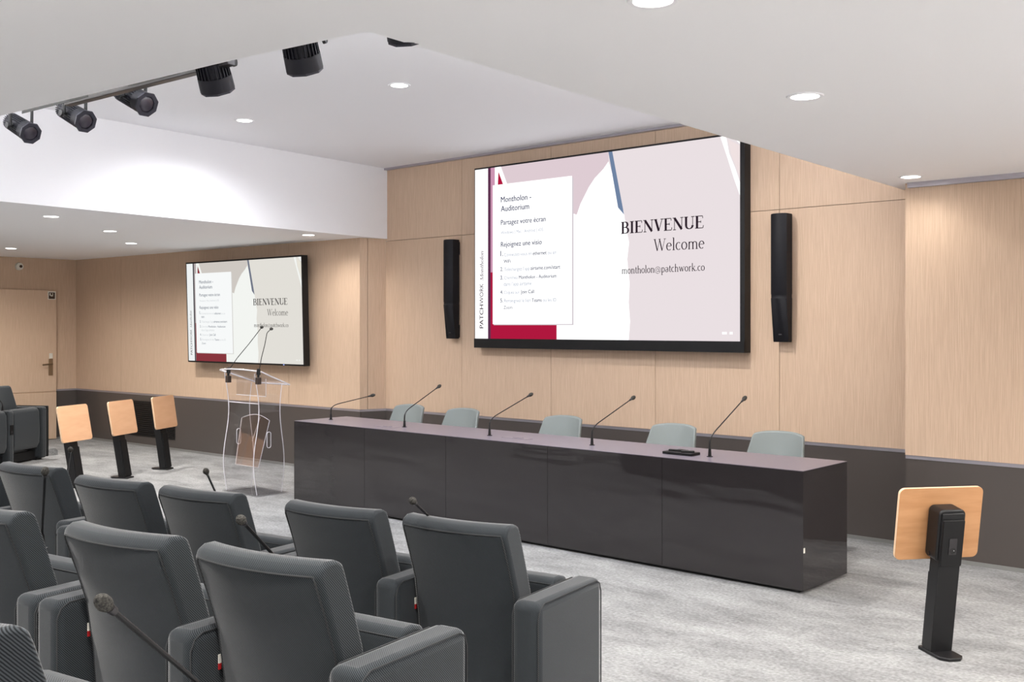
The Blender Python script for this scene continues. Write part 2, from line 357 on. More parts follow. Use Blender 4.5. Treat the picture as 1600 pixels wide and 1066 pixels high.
# ------------------------------------------------------------------ lettering drawn as shapes
THK, THN = .15, .045
def arc(cx, cy, rx, ry, a0, a1, n=12): return [(cx + rx * math.cos(math.radians(a0 + (a1 - a0) * i / n)), cy + ry * math.sin(math.radians(a0 + (a1 - a0) * i / n))) for i in range(n + 1)]
X = .62
GL = {  # letter: (advance, [(points, width or None = by direction)])
 'B': (.70, [([(.16, 0), (.16, 1)], 1), ([(.02, 0), (.36, 0)], 0), ([(.02, 1), (.34, 1)], 0), ([(.16, .52), (.34, .52)], 0), (arc(.32, .76, .22, .24, 90, -90), None), (arc(.34, .26, .26, .26, 90, -90), None)]),
 'I': (.40, [([(.19, 0), (.19, 1)], 1), ([(.03, 0), (.35, 0)], 0), ([(.03, 1), (.35, 1)], 0)]),
 'E': (.68, [([(.16, 0), (.16, 1)], 1), ([(.02, 0), (.58, 0)], 0), ([(.02, 1), (.55, 1)], 0), ([(.16, .52), (.42, .52)], 0), ([(.59, 0), (.62, .22)], 0), ([(.56, 1), (.57, .80)], 0), ([(.43, .42), (.43, .62)], 0)]),
 'N': (.84, [([(.14, 0), (.14, 1)], 0), ([(.14, 1), (.68, 0)], 1), ([(.68, 0), (.68, 1)], 0), ([(.03, 0), (.25, 0)], 0), ([(.0, 1), (.2, 1)], 0), ([(.57, 1), (.80, 1)], 0)]),
 'V': (.74, [([(.12, 1), (.37, 0)], 1), ([(.37, 0), (.62, 1)], 0), ([(0, 1), (.25, 1)], 0), ([(.50, 1), (.74, 1)], 0)]),
 'U': (.80, [([(.16, 1), (.16, .28)], 1), (arc(.40, .28, .24, .28, 180, 360), None), ([(.64, .28), (.64, 1)], 0), ([(.02, 1), (.30, 1)], 0), ([(.53, 1), (.77, 1)], 0)]),
 'W': (1.05, [([(.10, 1), (.32, 0)], 1), ([(.32, 0), (.52, 1)], 0), ([(.50, 1), (.72, 0)], 1), ([(.72, 0), (.95, 1)], 0), ([(0, 1), (.2, 1)], 0), ([(.42, 1), (.6, 1)], 0), ([(.85, 1), (1.05, 1)], 0)]),
 'M': (.95, [([(.14, 0), (.14, 1)], 0), ([(.14, 1), (.46, 0)], 1), ([(.46, 0), (.78, 1)], 0), ([(.80, 0), (.80, 1)], 1), ([(.02, 0), (.26, 0)], 0), ([(.68, 0), (.92, 0)], 0)]),
 'e': (.50, [(arc(.25, .31, .19, .31, 10, 310, 16), None), ([(.07, .35), (.43, .35)], 0)]),
 'l': (.28, [([(.13, 0), (.13, 1.05)], 1), ([(.03, 0), (.24, 0)], 0), ([(.04, 1.03), (.13, 1.05)], 0)]),
 'c': (.46, [(arc(.25, .31, .19, .31, 50, 310, 14), None)]),
 'o': (.54, [(arc(.26, .31, .20, .31, 0, 360, 20), None)]),
 'm': (.86, [([(.12, 0), (.12, X)], 1), (arc(.27, .40, .15, .21, 180, 0), None), ([(.42, .4), (.42, 0)], 1), (arc(.57, .40, .15, .21, 180, 0), None), ([(.72, .4), (.72, 0)], 1), ([(.03, 0), (.21, 0)], 0), ([(.33, 0), (.51, 0)], 0), ([(.63, 0), (.82, 0)], 0)]),
 'n': (.58, [([(.12, 0), (.12, X)], 1), (arc(.28, .40, .16, .21, 180, 0), None), ([(.44, .4), (.44, 0)], 1), ([(.03, 0), (.22, 0)], 0), ([(.34, 0), (.54, 0)], 0), ([(.03, X), (.12, X)], 0)]),
 'h': (.58, [([(.12, 0), (.12, 1.05)], 1), (arc(.28, .40, .16, .21, 180, 0), None), ([(.44, .4), (.44, 0)], 1), ([(.03, 0), (.22, 0)], 0), ([(.34, 0), (.54, 0)], 0)]),
 't': (.34, [([(.15, .85), (.15, .1)], 1), (arc(.24, .1, .09, .1, 180, 320, 6), None), ([(.03, X), (.30, X)], 0)]),
 'p': (.58, [([(.12, -.35), (.12, X)], 1), (arc(.28, .31, .19, .31, 140, -140, 16), None), ([(.03, -.35), (.23, -.35)], 0)]),
 'a': (.50, [(arc(.23, .42, .16, .2, 150, 0), None), ([(.39, .42), (.39, .05)], 1), (arc(.22, .17, .15, .17, 60, 330), None), ([(.22, .34), (.39, .36)], 0)]),
 'w': (.80, [([(.10, X), (.26, 0)], 1), ([(.26, 0), (.40, X)], 0), ([(.38, X), (.54, 0)], 1), ([(.54, 0), (.70, X)], 0), ([(.02, X), (.18, X)], 0), ([(.62, X), (.78, X)], 0)]),
 'r': (.40, [([(.12, 0), (.12, X)], 1), (arc(.26, .42, .13, .2, 170, 50, 6), None), ([(.03, 0), (.22, 0)], 0)]),
 'k': (.56, [([(.12, 0), (.12, 1.05)], 1), ([(.14, .26), (.42, X)], 0), ([(.22, .34), (.48, 0)], 1), ([(.03, 0), (.22, 0)], 0), ([(.34, X), (.5, X)], 0), ([(.4, 0), (.56, 0)], 0)]),
 '.': (.24, [([(.11, 0), (.11, .11)], 1)]),
 '@': (.90, [(arc(.43, .30, .38, .45, -60, 290, 24), 0), (arc(.42, .30, .16, .22, 0, 360, 16), 0), ([(.58, .5), (.58, .15), (.70, .1)], 0)]),
}
def serif_text(bm, s, x, z, w, cap, y, mi, thk=.15, thn=.045, italic=0, put=None):
    tot = sum(GL[c][0] for c in s); k = w / tot; px = x
    put = put or (lambda a, b: (a, y, b))
    for c in s:
        adv, st = GL[c]
        for pts, wd in st:
            for (ax, az), (bx_, bz) in zip(pts[:-1], pts[1:]):
                A = Vector((px + ax * k + az * cap * italic, z + az * cap)); B = Vector((px + bx_ * k + bz * cap * italic, z + bz * cap))
                d = B - A
                if d.length < 1e-9: continue
                dn = d.normalized()
                hw = (thn + (thk - thn) * (wd if wd is not None else abs(dn.y) ** 1.5)) * cap / 2
                n = Vector((-dn.y, dn.x)) * hw; e = dn * (.004 * cap if wd is None else 0)
                v = [bm.verts.new(put(*q)) for q in (A - n - e, B - n + e, B + n + e, A + n - e)]
                bm.faces.new(v).material_index = mi
        px += adv * k
def sans_text(bm, s, x, z, w, y, mi, bold=0.0, rot=False, size=None, keepw=True):
    cu = bpy.data.curves.new('t', 'FONT'); cu.body = s; cu.size = 1;  cu.resolution_u = 3
    ob = bpy.data.objects.new('t', cu); C.objects.link(ob)
    dg = bpy.context.evaluated_depsgraph_get(); me = bpy.data.meshes.new_from_object(ob.evaluated_get(dg))
    xs_ = [v.co.x for v in me.vertices]; mn, mx_ = min(xs_), max(xs_); k = w / (mx_ - mn)
    kz = size if size else k
    vs = []
    for v in me.vertices:
        a, b = (v.co.x - mn) * k, v.co.y * kz
        vs.append(bm.verts.new((x - b, y, z + a) if rot else (x + a, y, z + b)))
    for p in me.polygons:
        try: bm.faces.new([vs[i] for i in p.vertices]).material_index = mi
        except ValueError: pass
    if bold:
        sh = .028 * kz; v2 = [bm.verts.new((q.co.x + (0 if rot else sh), q.co.y - .0001, q.co.z + (sh if rot else sh * .3))) for q in vs]
        for p in me.polygons:
            try: bm.faces.new([v2[i] for i in p.vertices]).material_index = mi
            except ValueError: pass
    bpy.data.objects.remove(ob); bpy.data.curves.remove(cu); bpy.data.meshes.remove(me)

# ------------------------------------------------------------------ what both screens show
SX0, SX1, SZ0, SZ1 = -7.187, -4.247, 1.475, 3.140
def zuv(zx, zy):                       # a point of the big picture -> fraction of its width and height
    p = on_y(680 + zx / 2.6655, 180 + zy / 2.6655, 7.5); return ((p.x - SX0) / (SX1 - SX0), (p.z - SZ0) / (SZ1 - SZ0))
def picture(name, W, H, pal, parent, loc, rotx=0, rotz=0):
    mats = [emis(name + '_' + k, c, s) for k, (c, s) in pal.items()]; idx = {k: i for i, k in enumerate(pal)}
    bm = bmesh.new(); lay = [0.0]
    def poly(pts, k, up=None, clip=True):
        lay[0] -= .0006
        vs = [bm.verts.new((min(max(u, 0), 1) * W, lay[0], min(max(v, 0), 1) * H)) for u, v in pts]
        f = bm.faces.new(vs); f.material_index = idx[k]
        return f
    Z = lambda *p: [zuv(a, b) for a, b in p]
    box(bm, 0, W, 0, .004, 0, H, idx['pink'])
    poly(Z((600, 150), (722, 140), (722, 200), (590, 420), (300, 420), (232, 420), (232, 220)), 'mauve')
    poly(Z((242, 300), (590, 415), (605, 370), (640, 300), (665, 262), (700, 225), (722, 193), (785, 400), (797, 480), (808, 530), (800, 600), (810, 700), (806, 780), (812, 860), (806, 945), (507, 945)), 'white')
    poly(Z((722, 140), (738, 140), (787, 414), (762, 385)), 'blue')
    poly(Z((1188, 70), (1212, 76), (1225, 160), (1250, 220), (1285, 280), (1285, 335), (1245, 265), (1215, 170)), 'white')
    poly(Z((1232, 75), (1290, 75), (1290, 118)), 'white')
    poly(Z((1222, 100), (1290, 125), (1290, 262), (1256, 220), (1232, 160)), 'blush')
    poly(Z((232, 655), (262, 655), (262, 700), (507, 700), (507, 950), (232, 950)), 'crimson')
    poly(Z((232, 200), (254, 200), (248, 655), (232, 655)), 'plum')
    poly(Z((250, 190), (275, 190), (306, 300), (250, 300)), 'white')
    poly(Z((265, 235), (289, 300), (262, 300)), 'crimson')
    poly([(0, 0), (zuv(222, 500)[0], 0), (zuv(222, 500)[0], 1), (0, 1)], 'strip')
    poly([(zuv(222, 500)[0], 0), (zuv(233, 500)[0], 0), (zuv(233, 500)[0], 1), (zuv(222, 500)[0], 1)], 'dark')
    a, b = zuv(242, 293), zuv(572, 870); aa = (a[0], b[1])
    poly([(a[0] + .004, b[1] - .006), (b[0] + .006, b[1] - .006), (b[0] + .006, a[1] - .01), (a[0] + .004, a[1] - .01)], 'soft')
    poly([a, (b[0], a[1]), b, (a[0], b[1])], 'card')
    yl = lay[0] - .0008
    def st(s, l, r, k, **kw):
        (u0, v0), (u1, v1) = zuv(*l), zuv(*r); sans_text(bm, s, u0 * W, (v0 + v1) / 2 * H, (u1 - u0) * W, yl, idx[k], **kw)
    st('Montholon -', (276, 362), (402, 353), 'navy', bold=.003)
    st('Auditorium', (276, 401), (393, 392), 'navy', bold=.003)
    st('Partagez votre écran', (276, 457), (462, 443), 'navy', bold=.003)
    st('Windows | Mac | Android | iOS', (276, 495), (452, 484), 'pale')
    st('Rejoignez une visio', (276, 549), (446, 538), 'navy', bold=.003)
    for s, l, r, k, bo in (('1.', (274, 588), (285, 587), 'navy', .02), ('Connectez-vous en', (290, 588), (404, 583), 'pale', 0), ('ethernet', (409, 583), (466, 580), 'navy', .01), ('ou en', (471, 580), (507, 578), 'pale', 0),
                           ('WiFi', (288, 616), (316, 615), 'navy', .01),
                           ('2.', (274, 650), (285, 649), 'navy', .02), ("Téléchargez l'app", (290, 650), (396, 645), 'pale', 0), ('airtame.com/start', (400, 644), (523, 640), 'navy', .01),
                           ('3.', (274, 686), (285, 685), 'navy', .02), ('Cherchez', (290, 685), (346, 682), 'pale', 0), ('Montholon - Auditorium', (351, 682), (507, 677), 'navy', .01),
                           ("dans l'app airtame", (288, 711), (404, 708), 'pale', 0),
                           ('4.', (274, 745), (285, 745), 'navy', .02), ('Cliquez sur', (290, 745), (354, 743), 'pale', 0), ('Join Call', (359, 743), (414, 742), 'navy', .01),
                           ('5.', (274, 780), (285, 780), 'navy', .02), ('Renseignez le lien', (290, 780), (400, 778), 'pale', 0), ('Teams', (405, 778), (446, 777), 'navy', .01), ('ou les ID', (451, 777), (507, 776), 'pale', 0),
                           ('Zoom', (288, 808), (324, 807), 'navy', 0)):
        st(s, l, r, k, bold=bo)
    # letters up the left strip
    u0, v0 = zuv(203, 888); _, v1 = zuv(203, 790); _, v2 = zuv(203, 702); _, v3 = zuv(203, 690); _, v4 = zuv(203, 566)
    cs = (zuv(203, 888)[0] - zuv(187, 888)[0]) * W / .72
    sans_text(bm, 'PATCH', u0 * W, v0 * H, (v1 - v0) * H, yl, idx['ink'], bold=.02, rot=True, size=cs)
    sans_text(bm, 'WORK', u0 * W, (v1 + .006) * H, (v2 - v1) * H - .006 * H, yl, idx['ink'], rot=True, size=cs)
    serif_text(bm, 'Montholon', v3 * H, 0, (v4 - v3) * H, cs * .62, yl, idx['ink'], thk=.13, thn=.06, italic=.25, put=lambda a_, b_: (u0 * W - b_, yl, a_))
    def sf(s, l, r, capz, k, **kw):
        (u0, v0), (u1, v1) = zuv(*l), zuv(*r); serif_text(bm, s, u0 * W, (v0 + v1) / 2 * H, (u1 - u0) * W, capz * H, yl, idx[k], **kw)
    cap = zuv(1123, 420)[1] - zuv(1123, 470)[1]
    sf('BIENVENUE', (776, 493), (1123, 470), cap, 'ink', thk=.22, thn=.065)
    cap2 = zuv(1000, 512)[1] - zuv(1000, 561)[1]
    sf('Welcome', (912, 566), (1125, 555), cap2, 'ink', thk=.11, thn=.045)
    cap3 = zuv(1000, 622)[1] - zuv(1000, 650)[1]
    sf('montholon@patchwork.co', (779, 661), (1126, 647), cap3 * 1.1, 'ink', thk=.12, thn=.06)
    lay[0] -= .0008
    for q in ((1198, 1204), (1206, 1210), (1212, 1217), (1229, 1234), (1236, 1242)):
        poly(Z((q[0], 903), (q[1], 903), (q[1], 913), (q[0], 913)), 'white')
    for v in bm.verts:
        pass
    o = link('display', bm, mats, parent, loc=loc); o.rotation_euler = (rotx, 0, rotz)
    return o
PAL = {'pink': ((234, 224, 227), 1.0), 'mauve': ((222, 204, 211), 1.0), 'white': ((255, 255, 255), 1.25), 'blue': ((112, 132, 163), 1.0), 'blush': ((240, 226, 226), 1), 'crimson': ((176, 24, 62), 1.0), 'plum': ((204, 150, 178), 1.0),
       'strip': ((255, 253, 255), 1.15), 'dark': ((92, 48, 78), 1), 'soft': ((214, 206, 212), 1), 'card': ((255, 255, 255), 1.2), 'navy': ((40, 50, 88), 1), 'pale': ((150, 160, 180), 1), 'ink': ((42, 30, 40), 1)}
PAL2 = {'pink': ((226, 223, 216), 1.0), 'mauve': ((206, 200, 194), 1.0), 'white': ((243, 245, 241), 1.0), 'blue': ((112, 118, 134), 1.0), 'blush': ((232, 228, 216), 1), 'crimson': ((136, 54, 62), 1.0), 'plum': ((178, 168, 168), 1.0),
        'strip': ((240, 243, 243), 1.0), 'dark': ((70, 66, 72), 1), 'soft': ((210, 208, 204), 1), 'card': ((247, 249, 249), 1.0), 'navy': ((120, 128, 140), 1), 'pale': ((205, 209, 212), 1), 'ink': ((70, 66, 66), 1)}
BX0, BX1, BZ0, BZ1 = -7.197, -4.205, 1.384, 3.155
t = thing('projection_screen', 'large wall display reading BIENVENUE Welcome above the long desk', 'screen', (BX0, 7.5, BZ0))
bm = bmesh.new(); box(bm, 0, BX1 - BX0, .006, .09, 0, BZ1 - BZ0); 
bw = BX1 - BX0
box(bm, 0, .010, -.004, .006, 0, BZ1 - BZ0); box(bm, SX1 - BX0, bw, -.004, .006, 0, BZ1 - BZ0)
box(bm, 0, bw, -.004, .006, SZ1 - BZ0, BZ1 - BZ0); box(bm, 0, bw, -.012, .006, 0, SZ0 - BZ0)
link('frame', bm, 'blackp', t)
picture('display', SX1 - SX0, SZ1 - SZ0, PAL, t, (SX0 - BX0, 0, SZ0 - BZ0))

# the smaller television on the left wall
def on_left(px, py, off=.14):
    n = Vector((.04, -1)).normalized(); a = LA + n * off; dd = LB - LA; r = ray(px, py)
    den = r.x * dd.y - r.y * dd.x; s = (r.y * a.x - r.x * a.y) / den
    p = a + dd * s; tt = p.y / r.y; return Vector((p.x, p.y, HC + r.z * tt))
tl, br_, bl = on_left(291, 411), on_left(476.5, 572.3), on_left(294.6, 565.8)
lz = math.atan2(LB.y - LA.y, LB.x - LA.x)
TW = (Vector((br_.x, br_.y)) - Vector((bl.x, bl.y))).length; TH = tl.z - (bl.z + br_.z) / 2
t = thing('wall_television', 'smaller wall television showing the same BIENVENUE slide on the left wall', 'screen', (bl.x, bl.y, (bl.z + br_.z) / 2), lz)
t.rotation_euler = (math.radians(1.6), 0, lz)
bm = bmesh.new(); box(bm, 0, TW, .002, .07, 0, TH); e = .018
box(bm, 0, e, -.006, .002, 0, TH); box(bm, TW - e, TW, -.006, .002, 0, TH); box(bm, 0, TW, -.006, .002, 0, e); box(bm, 0, TW, -.006, .002, TH - e, TH)
link('bezel', bm, 'blackp', t)
bm = bmesh.new(); box(bm, TW * .25, TW * .75, .07, .10, .3, TH - .3); link('wall_bracket', bm, 'black', t)
picture('television', TW - 2 * e, TH - 2 * e, PAL2, t, (e, -.0005, e))
bm = bmesh.new(); box(bm, TW * .835, TW * .843, -.0075, -.006, .004, .012); link('power_light', bm, emis('power_led', (150, 170, 255), 2), t)

# ------------------------------------------------------------------ column loudspeakers
def speaker(pxl, pxr, pyt, pyb, label):
    y = YM - .17
    a = on_y(pxl, pyt, y); b = on_y(pxr, pyb, y)
    x0 = a.x; x1 = on_y(pxr, pyt, YM - .05).x - .03; zt = a.z; zb = on_y((pxl + pxr) / 2, pyb, y).z
    t = thing('column_speaker', label, 'loudspeaker', ((x0 + x1) / 2, YM, zb), 0, 'column speakers beside the big screen')
    W = .135; D = .15; H = zt - zb; zk = H * .34
    # body leans out along its upper part, tapering at its foot (profile in depth and height)
    pts = lambda n, w, d: [(w / 2 * math.cos(a_) , -.03 - d * math.sin(a_) ) for a_ in [math.pi * i / n for i in range(n + 1)]]
    bm = bmesh.new(); rings = []
    for z, w, d, off in ((0, .94, .36, 0), (.01, .96, .40, 0), (zk, 1.0, 1.0, 0), (zk + .006, .97, .97, 0), (zk + .03, .97, .97, 0), (zk + .036, 1.0, 1.0, 0), (H - .008, 1.0, 1.0, 0), (H, .96, .97, 0)):
        ring = [(W / 2 * w, -.03)] + [(W / 2 * w * x_, y_) for x_, y_ in ((1, -.06 - (D - .09) * d), (.82, -.03 - (D - .05) * d), (.5, -.03 - (D - .035) * d), (0, -.03 - (D - .03) * d), (-.5, -.03 - (D - .035) * d), (-.82, -.03 - (D - .05) * d), (-1, -.06 - (D - .09) * d))] + [(-W / 2 * w, -.03)]
        rings.append([bm.verts.new((x_, y_, z)) for x_, y_ in ring])
    for A, B in zip(rings[:-1], rings[1:]):
        n = len(A)
        for i in range(n): bm.faces.new((A[i], A[(i + 1) % n], B[(i + 1) % n], B[i]))
    bm.faces.new(rings[0]); bm.faces.new(rings[-1])
    link('cabinet', bm, 'speaker', t, smooth=True)
    for z0, z1 in ((0.01, .14), (H - .15, H - .02)):
        bm = bmesh.new(); prism(bm, [(-.03, z0), (0, z0), (0, z1), (-.03, z1)], -.05, .05, lambda u, v, q: (q, u, v)); link('bracket', bm, 'black', t, bevel=.004)
    bm = bmesh.new(); box(bm, -.012, .012, -.0995, -.096, .055, .065); link('badge', bm, 'rail', t)
speaker(689, 717, 374.5, 529.5, 'black column loudspeaker on the wood wall left of the big screen')
speaker(1203, 1238, 333.5, 535, 'black column loudspeaker on the wood wall right of the big screen')

# ------------------------------------------------------------------ the long desk
DX0, DX1, DY0, DY1, DZ = -7.857, -2.87, 5.81, 6.42, .7355
t = thing('conference_desk', 'long glossy black presentation desk with a satin top in front of the wood wall', 'desk', (DX0, DY0, 0))
DW, DD = DX1 - DX0, DY1 - DY0
bm = bmesh.new(); cuts = [0] + [on_y(px, 740, DY0).x - DX0 for px in (569.5, 696.5, 855.5, 1034.5)] + [DW]
for i, (a, b) in enumerate(zip(cuts[:-1], cuts[1:])):
    box(bm, a + (.0012 if i else 0), b - .0012 if i < 4 else b, 0, .02, .02, DZ - .004)
link('front_panel', bm, 'desk', t)
bm = bmesh.new(); box(bm, DW - .02, DW, .0205, DD, .02, DZ - .004); link('end_panel', bm, 'desk', t)
bm = bmesh.new(); box(bm, 0, .02, .0205, DD, .02, DZ - .004); link('end_panel', bm, 'desk', t)
bm = bmesh.new(); box(bm, 0, DW, 0, DD, DZ - .003, DZ); link('desk_top', bm, 'desktop', t)
bm = bmesh.new(); box(bm, .02, DW - .02, .3, .32, .1, DZ - .004); link('inner_panel', bm, 'blackp', t)
bm = bmesh.new(); box(bm, .04, DW - .04, .03, DD - .03, 0, .02); link('plinth', bm, 'blackp', t)
bm = bmesh.new(); box(bm, DW, DW + .003, .004, .02, .245, .275); link('edge_sticker', bm, 'plaque', t)
for px, py in ((604, 667), (808, 685)):
    p = on_z(px, py, DZ); bm = bmesh.new()
    box(bm, p.x - DX0 - .13, p.x - DX0 + .13, p.y - DY0 - .035, p.y - DY0 + .035, DZ, DZ + .002)
    box(bm, p.x - DX0 - .04, p.x - DX0 + .04, p.y - DY0 - .005, p.y - DY0 + .03, DZ + .002, DZ + .005); link('cable_hatch', bm, 'paper', t)
# control unit on the desk
p = on_z(1065, 710, DZ)
t = thing('remote_control_tray', 'flat black tray of small remotes lying on the desk near its right end', 'tray', (p.x, p.y, DZ), 0)
bm = bmesh.new(); box(bm, -.115, .115, -.06, .05, 0, .018); link('tray', bm, 'blackp', t, bevel=.003)
for a, b_, ang in ((-.05, .0, .2), (.0, .02, -.3), (.055, -.01, .5)):
    bm = bmesh.new(); box(bm, -.045, .045, -.013, .013, .018, .030, mtx=Matrix.Translation((a, b_, 0)) @ Matrix.Rotation(ang, 4, 'Z')); link('remote', bm, 'black', t, bevel=.004)

# ------------------------------------------------------------------ gooseneck microphones
def neck_curve(b, h, vert=.1, n=14):
    """rises, then bends over towards the head"""
    b = Vector(b); h = Vector(h); c = b + Vector((0, 0, vert)); pts = [b]
    pts.append(b + Vector((0, 0, vert * .45)))
    a = b + Vector((0, 0, vert * .55)); d = (h - c).normalized(); e = c + d * vert * .9
    for i in range(1, 7):
        s = i / 6; pts.append(a * (1 - s) ** 2 + c * 2 * s * (1 - s) + e * s * s)
    for i in range(1, 5): pts.append(e.lerp(h, i / 4))
    return pts
def mic(base, head, label, vert=.09, rn=.0042, hl=.032, hr=.0165, group=None, basebox=True, cat='microphone', collar=.009):
    t = thing('gooseneck_microphone', label, cat, base, 0, group); base = Vector(base); h = Vector(head) - base
    pts = neck_curve((0, 0, .03), h, vert); d = (pts[-1] - pts[-2]).normalized()
    pts[-1] = h - d * hl * .9
    bm = bmesh.new()
    tube(bm, pts, [rn * 1.5] * 3 + [rn] * (len(pts) - 3), 8); link('neck', bm, 'black', t, smooth=True)
    bm = bmesh.new(); cyl(bm, (0, 0, 0), (0, 0, .055), .012, .0085, 16); cyl(bm, (0, 0, 0), (0, 0, .004), .02, n=20); link('base', bm, 'blackp', t, smooth=True)
    bm = bmesh.new(); rot = d.to_track_quat('Z', 'Y').to_matrix(); sphere(bm, h, hr, hr, hl, rot)
    for v in bm.verts:
        s = (v.co - h).dot(d) / hl
        if s < 0: v.co = h + d * (v.co - h).dot(d) + ((v.co - h) - d * (v.co - h).dot(d)) * (1 - .28 * (-s))
    link('windscreen', bm, 'foam', t, smooth=True)
    bm = bmesh.new(); cyl(bm, h - d * (hl * 1.45), h - d * hl * .72, rn * 1.6, collar, 14); link('collar', bm, 'rail', t, smooth=True)
    return t
def cam_head(px, py, Y): return cw((px - 800) / F * Y, Y, HC - (py - HOR) / F * Y)
def head_from(base, px, py, dy):            # head somewhere behind the desk edge by dy
    return on_y(px, py, base.y + dy)
nm = ['first', 'second', 'middle', 'fourth', 'fifth']
lab = ['slender microphone leaning low at the left end of the black desk', 'slender microphone on the desk before the leftmost grey chair',
       'slender microphone on the desk between the second and third grey chairs', 'slender microphone on the desk between the third and fourth grey chairs',
       'slender microphone on the desk right of the black tray']
for (bx_, by_), (hx, hy), dy, l in zip(((517, 656), (632, 667.5), (765, 681), (925, 696), (1109, 714)), ((582, 618), (686, 604), (829, 617), (989, 622), (1163, 623)), (.40, .48, .48, .5, .455), lab):
    b = on_z(bx_, by_, DZ); mic(b, head_from(b, hx, hy, dy), l, .10, .0042, .030, .0155, 'microphones on the black desk')

# ------------------------------------------------------------------ grey chairs behind the desk
def desk_chair():
    t = thing('conference_chair', '', 'chair', (0, 0, 0), 0, 'grey chairs behind the black desk')
    def shell(sx0, sx1, z0, z1, yb, thick, name, m):
        bm = bmesh.new(); G = []
        for side in (0, 1):
            rows = []
            for j in range(9):
                v = j / 8; z = z0 + (z1 - z0) * v; hw = sx0 + (sx1 - sx0) * v
                row = []
                for i in range(13):
                    u = -1 + 2 * i / 12; zz = z - (.022 * abs(u) ** 3 * (1 if v > .9 else 0))
                    x = u * hw; y = yb + .14 * v * 1.0 - .055 * (u * u) + (thick if side else 0)
                    row.append(bm.verts.new((x, y, zz)))
                rows.append(row)
            G.append(rows)
        for rows in G:
            for j in range(8):
                for i in range(12): bm.faces.new((rows[j][i], rows[j][i + 1], rows[j + 1][i + 1], rows[j + 1][i]))
        A, B = G
        for i in range(12):
            bm.faces.new((A[0][i], A[0][i + 1], B[0][i + 1], B[0][i])); bm.faces.new((A[8][i], A[8][i + 1], B[8][i + 1], B[8][i]))
        for j in range(8):
            bm.faces.new((A[j][0], A[j + 1][0], B[j + 1][0], B[j][0])); bm.faces.new((A[j][12], A[j + 1][12], B[j + 1][12], B[j][12]))
        return link(name, bm, m, t, bevel=.012, seg=3)
    shell(.258, .196, .46, .836, .12, .035, 'backrest', 'greychair')
    bm = bmesh.new(); prism(bm, rrect(-.24, .24, -.26, .2, .07), .41, .48, lambda u, v, q: (u, v, q)); link('seat', bm, 'greychair', t, bevel=.02)
    bm = bmesh.new(); cyl(bm, (0, 0, .08), (0, 0, .41), .028, n=16); link('column', bm, 'steel', t, smooth=True)
    for k in range(4):
        a = math.pi / 4 + k * math.pi / 2; bm = bmesh.new()
        tube(bm, [(0, 0, .09), (.15 * math.cos(a), .15 * math.sin(a), .06), (.29 * math.cos(a), .29 * math.sin(a), .012)], [.02, .016, .011]); link('leg', bm, 'steel', t, smooth=True)
    return t
def copy_tree(o, parent=None):
    c = o.copy(); C.objects.link(c); c.parent = parent
    for ch in [q for q in bpy.data.objects if q.parent == o]: copy_tree(ch, c)
    return c
proto = desk_chair()
cl = ['grey leather chair behind the desk, leftmost of the five', 'grey leather chair behind the desk, second from the left', 'grey leather chair behind the desk, middle one of the five',
      'grey leather chair behind the desk beyond the black tray', 'grey leather chair behind the right end of the desk, rightmost of the five']
for i, (px, l) in enumerate(zip((645, 729, 885, 1058, 1221), cl)):
    o = proto if i == 0 else copy_tree(proto)
    p = on_y(px, 690, 6.98); o.location = (p.x, 6.72, 0); o['label'] = l

# ------------------------------------------------------------------ upholstered auditorium seats
YAWC = math.radians(9.4)
def back_mesh(t):
    prof = [(.125, .10), (.120, .30), (.105, .48), (.081, .63), (.043, .74), (.002, .85), (.010, .872), (.035, .885), (.070, .885), (.094, .873), (.106, .845), (.142, .74), (.178, .63), (.200, .50), (.215, .36), (.220, .12)]
    n = 14; bm = bmesh.new(); rings = []
    for i in range(n + 1):
        u = -1 + 2 * i / n; hw = .236
        sag = .034 * u * u; rings.append([bm.verts.new((u * hw, y + sag, z)) for y, z in prof])
    m = len(prof)
    for A, B in zip(rings[:-1], rings[1:]):
        for k in range(m): bm.faces.new((A[k], A[(k + 1) % m], B[(k + 1) % m], B[k]))
    bm.faces.new(rings[0]); bm.faces.new(rings[-1])
    o = link('backrest', bm, 'fabric', t, bevel=.016, seg=4)
    pts = []
    for z, y in ((.12, .125), (.30, .120), (.48, .105), (.63, .081), (.74, .043), (.838, .004)): pts.append((-.221, y + .0300, z))
    for i in range(11):
        u = -1 + 2 * i / 10; pts.append((u * .217, .001 + .031 * u * u, .851))
    for z, y in ((.838, .004), (.74, .043), (.63, .081), (.48, .105), (.30, .120), (.12, .125)): pts.append((.221, y + .0300, z))
    bm = bmesh.new(); tube(bm, pts, .0028, 6); link('piping', bm, 'piping', o, smooth=True)
    bm = bmesh.new(); box(bm, -.242, -.238, .128, .137, .525, .55); link('tag', bm, 'plaque', o)['label'] = 'small white tag on the side seam'
    bm = bmesh.new(); box(bm, -.242, -.238, .128, .137, .507, .525); link('tag', bm, 'red', o)['label'] = 'small red tag on the side seam'
def arm(t, x0, x1, end=False, socket=False):
    bm = bmesh.new(); box(bm, x0, x1, .03, .510, .02, .632)
    o = link('armrest', bm, 'fabric', t, bevel=.030, seg=4)
    for xx in (x0 + .004, x1 - .004):
        bm = bmesh.new(); s = 1 if xx > (x0 + x1) / 2 else -1
        tube(bm, [(xx, .036, .04), (xx, .036, .58), (xx, .05, .61), (xx, .08, .625), (xx, .465, .625), (xx, .493, .612), (xx, .505, .58), (xx, .505, .04)], .0026, 6)
        link('piping', bm, 'piping', o, smooth=True)
    if socket:
        bm = bmesh.new(); box(bm, x0 + .03, x1 - .03, .510, .517, .36, .47); link('power_socket', bm, 'blackp', o)
        bm = bmesh.new(); cyl(bm, ((x0 + x1) / 2, .517, .39), ((x0 + x1) / 2, .519, .39), .014); link('socket_hole', bm, 'rail', o)
    return o
